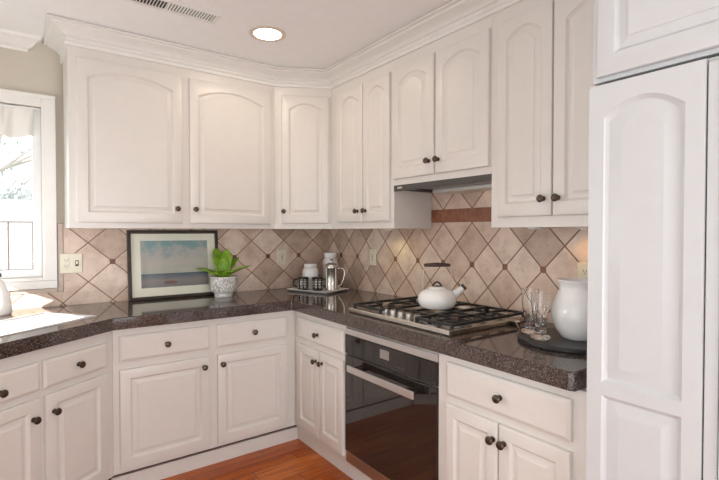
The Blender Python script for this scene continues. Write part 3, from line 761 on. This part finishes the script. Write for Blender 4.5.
# ------------------------------------------------------------------ ceiling fittings
dl = thing('recessed_downlight', 'lit round recessed ceiling light with a pale trim ring', 'light', (-.983, -.893, ZCEIL))
MB().lathe([(.078, -.002), (.100, -.001), (.103, 0), (.103, -.004), (.098, -.007), (.082, -.006), (.078, -.004)], n=48, closed=True).build('trim_ring', plain('ring_bronze', (.68, .58, .48), .4), dl, smooth=40)
MB().lathe([(.079, -.001), (.079, -.003), (0, -.003)], n=40).build('lens', 'lens', dl)
def can(x, y, e, col=(1, .80, .58)):
    l = bpy.data.lights.new('downlight_lamp', 'AREA'); l.shape = 'DISK'; l.size = .15; l.energy = e; l.color = col
    o = bpy.data.objects.new('downlight_lamp', l); COL.objects.link(o); o.location = (x, y, ZCEIL - .012)
vt = thing('ceiling_vent', 'white rectangular louvred air vent in the ceiling above the wall cabinet', 'vent', (-1.53, -.905, ZCEIL))
VL, VW = .255, .062
MB().box(-VL, VL, -VW, -VW + .018, -.008, 0).box(-VL, VL, VW - .018, VW, -.008, 0).box(-VL, -VL + .02, -VW + .018, VW - .018, -.008, 0).box(VL - .022, VL, -VW + .018, VW - .018, -.008, 0).build('frame', 'trim', vt, bevel=.002)
MB().box(-VL + .02, VL - .022, -VW + .018, VW - .018, -.0012, -.0002).build('throat', 'ventdark', vt)
for k in range(32):
    x = -VL + .028 + k * (2 * VL - .056) / 31
    s_ = 1 if x < 0 else -1
    MB().add([(x, -VW + .018, -.0075), (x, VW - .018, -.0075), (x + s_ * .006, VW - .018, -.0018), (x + s_ * .006, -VW + .018, -.0018)], [(0, 1, 2, 3)]).build('louver', 'trim', vt, solid=.0025)

# valance over the sink window
va = MB(); vs = []; n = 240; rows = 10
for j in range(rows + 1):
    g = j / rows; z = 2.140 - g * .177
    for i in range(n + 1):
        f = i / n; x = WX0 + .015 + f * (WX1 - .018 - WX0 - .03)
        amp = .006 + .012 * g; ph = f * 58 + 1.2 * math.sin(f * 17)
        y = -.006 - .012 + amp * math.sin(ph) + .004 * math.sin(ph * 2.3 + g * 3)
        vs.append((x, y, z - (.012 * math.sin(ph * .5 + 1) * g)))
va.add(vs, [(j * (n + 1) + i, j * (n + 1) + i + 1, (j + 1) * (n + 1) + i + 1, (j + 1) * (n + 1) + i) for j in range(rows) for i in range(n)])
vr = thing('window_valance', 'sheer white gathered valance hanging across the top of the sink window', 'curtain', (0, .028, 0))
va.build('fabric', 'sheer', vr, smooth=80)
MB().tube([(WX0 + .001, -.018, 2.134), (WX1 - .001, -.018, 2.134)], .005, 10).build('rod', 'vinyl', vr, smooth=60)

# ------------------------------------------------------------------ outside the window
MB().box(-9, 6, .3, 14, -.3, -.05).build('ground_outside', 'lawn', kind='structure')
gf = thing('garden_fence', 'pale board fence seen through the lower sash of the sink window', 'fence', (-2.6, 3.2, -.05))
pk = MB()
for k in range(40): pk.box(-3 + k * .15, -3 + k * .15 + .143, 0, .02, 0, 1.80)
pk.build('boards', 'fence', gf); MB().box(-3, 3, -.03, 0, 1.74, 1.82).build('top_rail', 'bark', gf)
tr_ = thing('garden_tree', 'pale leafy tree with bare branches outside the sink window', 'tree', (-2.5, 4.6, -.05))
MB().tube([(0, 0, 0), (.05, 0, 1.2), (.0, 0, 2.4), (.15, 0, 4.2)], [.12, .10, .07, .03], 10).build('trunk', 'bark', tr_, smooth=60)
random.seed(3); br = MB()
for k in range(26):
    z = 1.5 + random.random() * 2.4; an = random.random() * 6.28; Ln = .7 + random.random() * .9
    d = Vector((math.cos(an), math.sin(an) * .5, .35 + random.random() * .5))
    p = Vector((0.03, 0, z)); br.tube([p, p + d * Ln * .5 + Vector((0, 0, .05)), p + d * Ln], [.022, .014, .005], 6)
br.build('branches', 'bark', tr_)
lf = MB()
for k in range(420):
    c = Vector((random.gauss(.1, .75), random.gauss(0, .5), 2.9 + random.gauss(0, .75))); s_ = .03 + random.random() * .05
    a = Vector((random.gauss(0, 1), random.gauss(0, 1), random.gauss(0, 1))).normalized(); b = a.orthogonal().normalized()
    lf.add([c - a * s_, c + b * s_ * .5, c + a * s_, c - b * s_ * .5], [(0, 1, 2, 3)])
lf.build('foliage', 'foliage', tr_)
sh = thing('garden_shrub', 'grey-green shrub showing above the fence outside the sink window', 'shrub', (-2.16, 3.7, -.05))
lf = MB()
for k in range(500):
    an = random.random() * 6.28; ph = math.acos(2 * random.random() - 1); r = .27
    c = Vector((r * math.sin(ph) * math.cos(an), r * math.sin(ph) * math.sin(an), 1.70 + .28 * math.cos(ph))); s_ = .05
    a = Vector((random.gauss(0, 1), random.gauss(0, 1), random.gauss(0, 1))).normalized(); b = a.orthogonal().normalized()
    lf.add([c - a * s_, c + b * s_ * .6, c + a * s_, c - b * s_ * .6], [(0, 1, 2, 3)])
lf.build('foliage', 'foliage', sh); MB().tube([(0, 0, 0), (.02, 0, .9), (0, 0, 1.6)], [.04, .03, .02], 8).build('stem', 'bark', sh)

# ------------------------------------------------------------------ light
def area(name, loc, rot, sx_, sy_, e, col):
    l = bpy.data.lights.new(name, 'AREA'); l.shape = 'RECTANGLE'; l.size = sx_; l.size_y = sy_; l.energy = e; l.color = col
    o = bpy.data.objects.new(name, l); COL.objects.link(o); o.location = loc; o.rotation_euler = rot; return o
area('fill_patio', (XL - .04, (PD[0] + PD[1]) / 2, (PD[2] + PD[3]) / 2), (0, -PI / 2, 0), PD[3] - PD[2], PD[1] - PD[0], 4.5, (.93, .97, 1.0))  # added fill light, placed in the unseen patio door
area('fill_rear', ((RW[0] + RW[1]) / 2, YR - .03, (RW[2] + RW[3]) / 2), (PI / 2, 0, 0), RW[1] - RW[0], RW[3] - RW[2], 56, (.94, .97, 1.0))  # main room fill, added in an unseen rear window
area('daylight_sink', ((WX0 + WX1) / 2, .09, (WZ0 + 1.93) / 2), (-PI / 2, 0, 0), WX1 - WX0, 1.93 - WZ0, 20, (.97, .985, 1.0))
area('daylight_side', (XL + .03, (LW[0] + LW[1]) / 2, 1.30), (0, -PI / 2, 0), .40, LW[1] - LW[0], 9.5, (.94, .975, 1.0))
can(-.983, -.893, 2.2)
for x, y in ((-2.4, -2.0), (-2.2, -4.0)): can(x, y, 2.6)  # unseen downlights without fittings, added to brighten the room
sdir = Vector((.85, .35, -.40)).normalized()
l = bpy.data.lights.new('sun_lamp', 'SPOT'); l.energy = 75000; l.color = (1, .95, .86); l.spot_size = math.radians(5.0); l.spot_blend = .05; l.shadow_soft_size = .04
o = bpy.data.objects.new('sun_lamp', l); COL.objects.link(o)
tg = Vector((XL, -.76, 1.30)); o.location = tg - sdir * 14; o.rotation_euler = sdir.to_track_quat('-Z', 'Y').to_euler()
wd = bpy.data.worlds.new('sky'); SC.world = wd; wd.use_nodes = True
bg = wd.node_tree.nodes['Background']; bg.inputs[0].default_value = (.93, .97, 1, 1); bg.inputs[1].default_value = 2.6

# ------------------------------------------------------------------ camera
cam = bpy.data.cameras.new('camera'); co = bpy.data.objects.new('camera', cam); COL.objects.link(co)
yaw, th = .6315, .0182
F = Vector((math.sin(yaw) * math.cos(th), math.cos(yaw) * math.cos(th), -math.sin(th)))
co.location = (-2.1242, -3.3423, 1.4059); co.rotation_euler = F.to_track_quat('-Z', 'Y').to_euler()
cam.sensor_width = 36; cam.lens = 460.3 / 719 * 36; cam.clip_start = .05
SC.camera = co
vs_ = SC.view_settings; vs_.view_transform = 'Standard'; vs_.look = 'None'; vs_.gamma = 1; vs_.use_curve_mapping = False; vs_.exposure = -.13
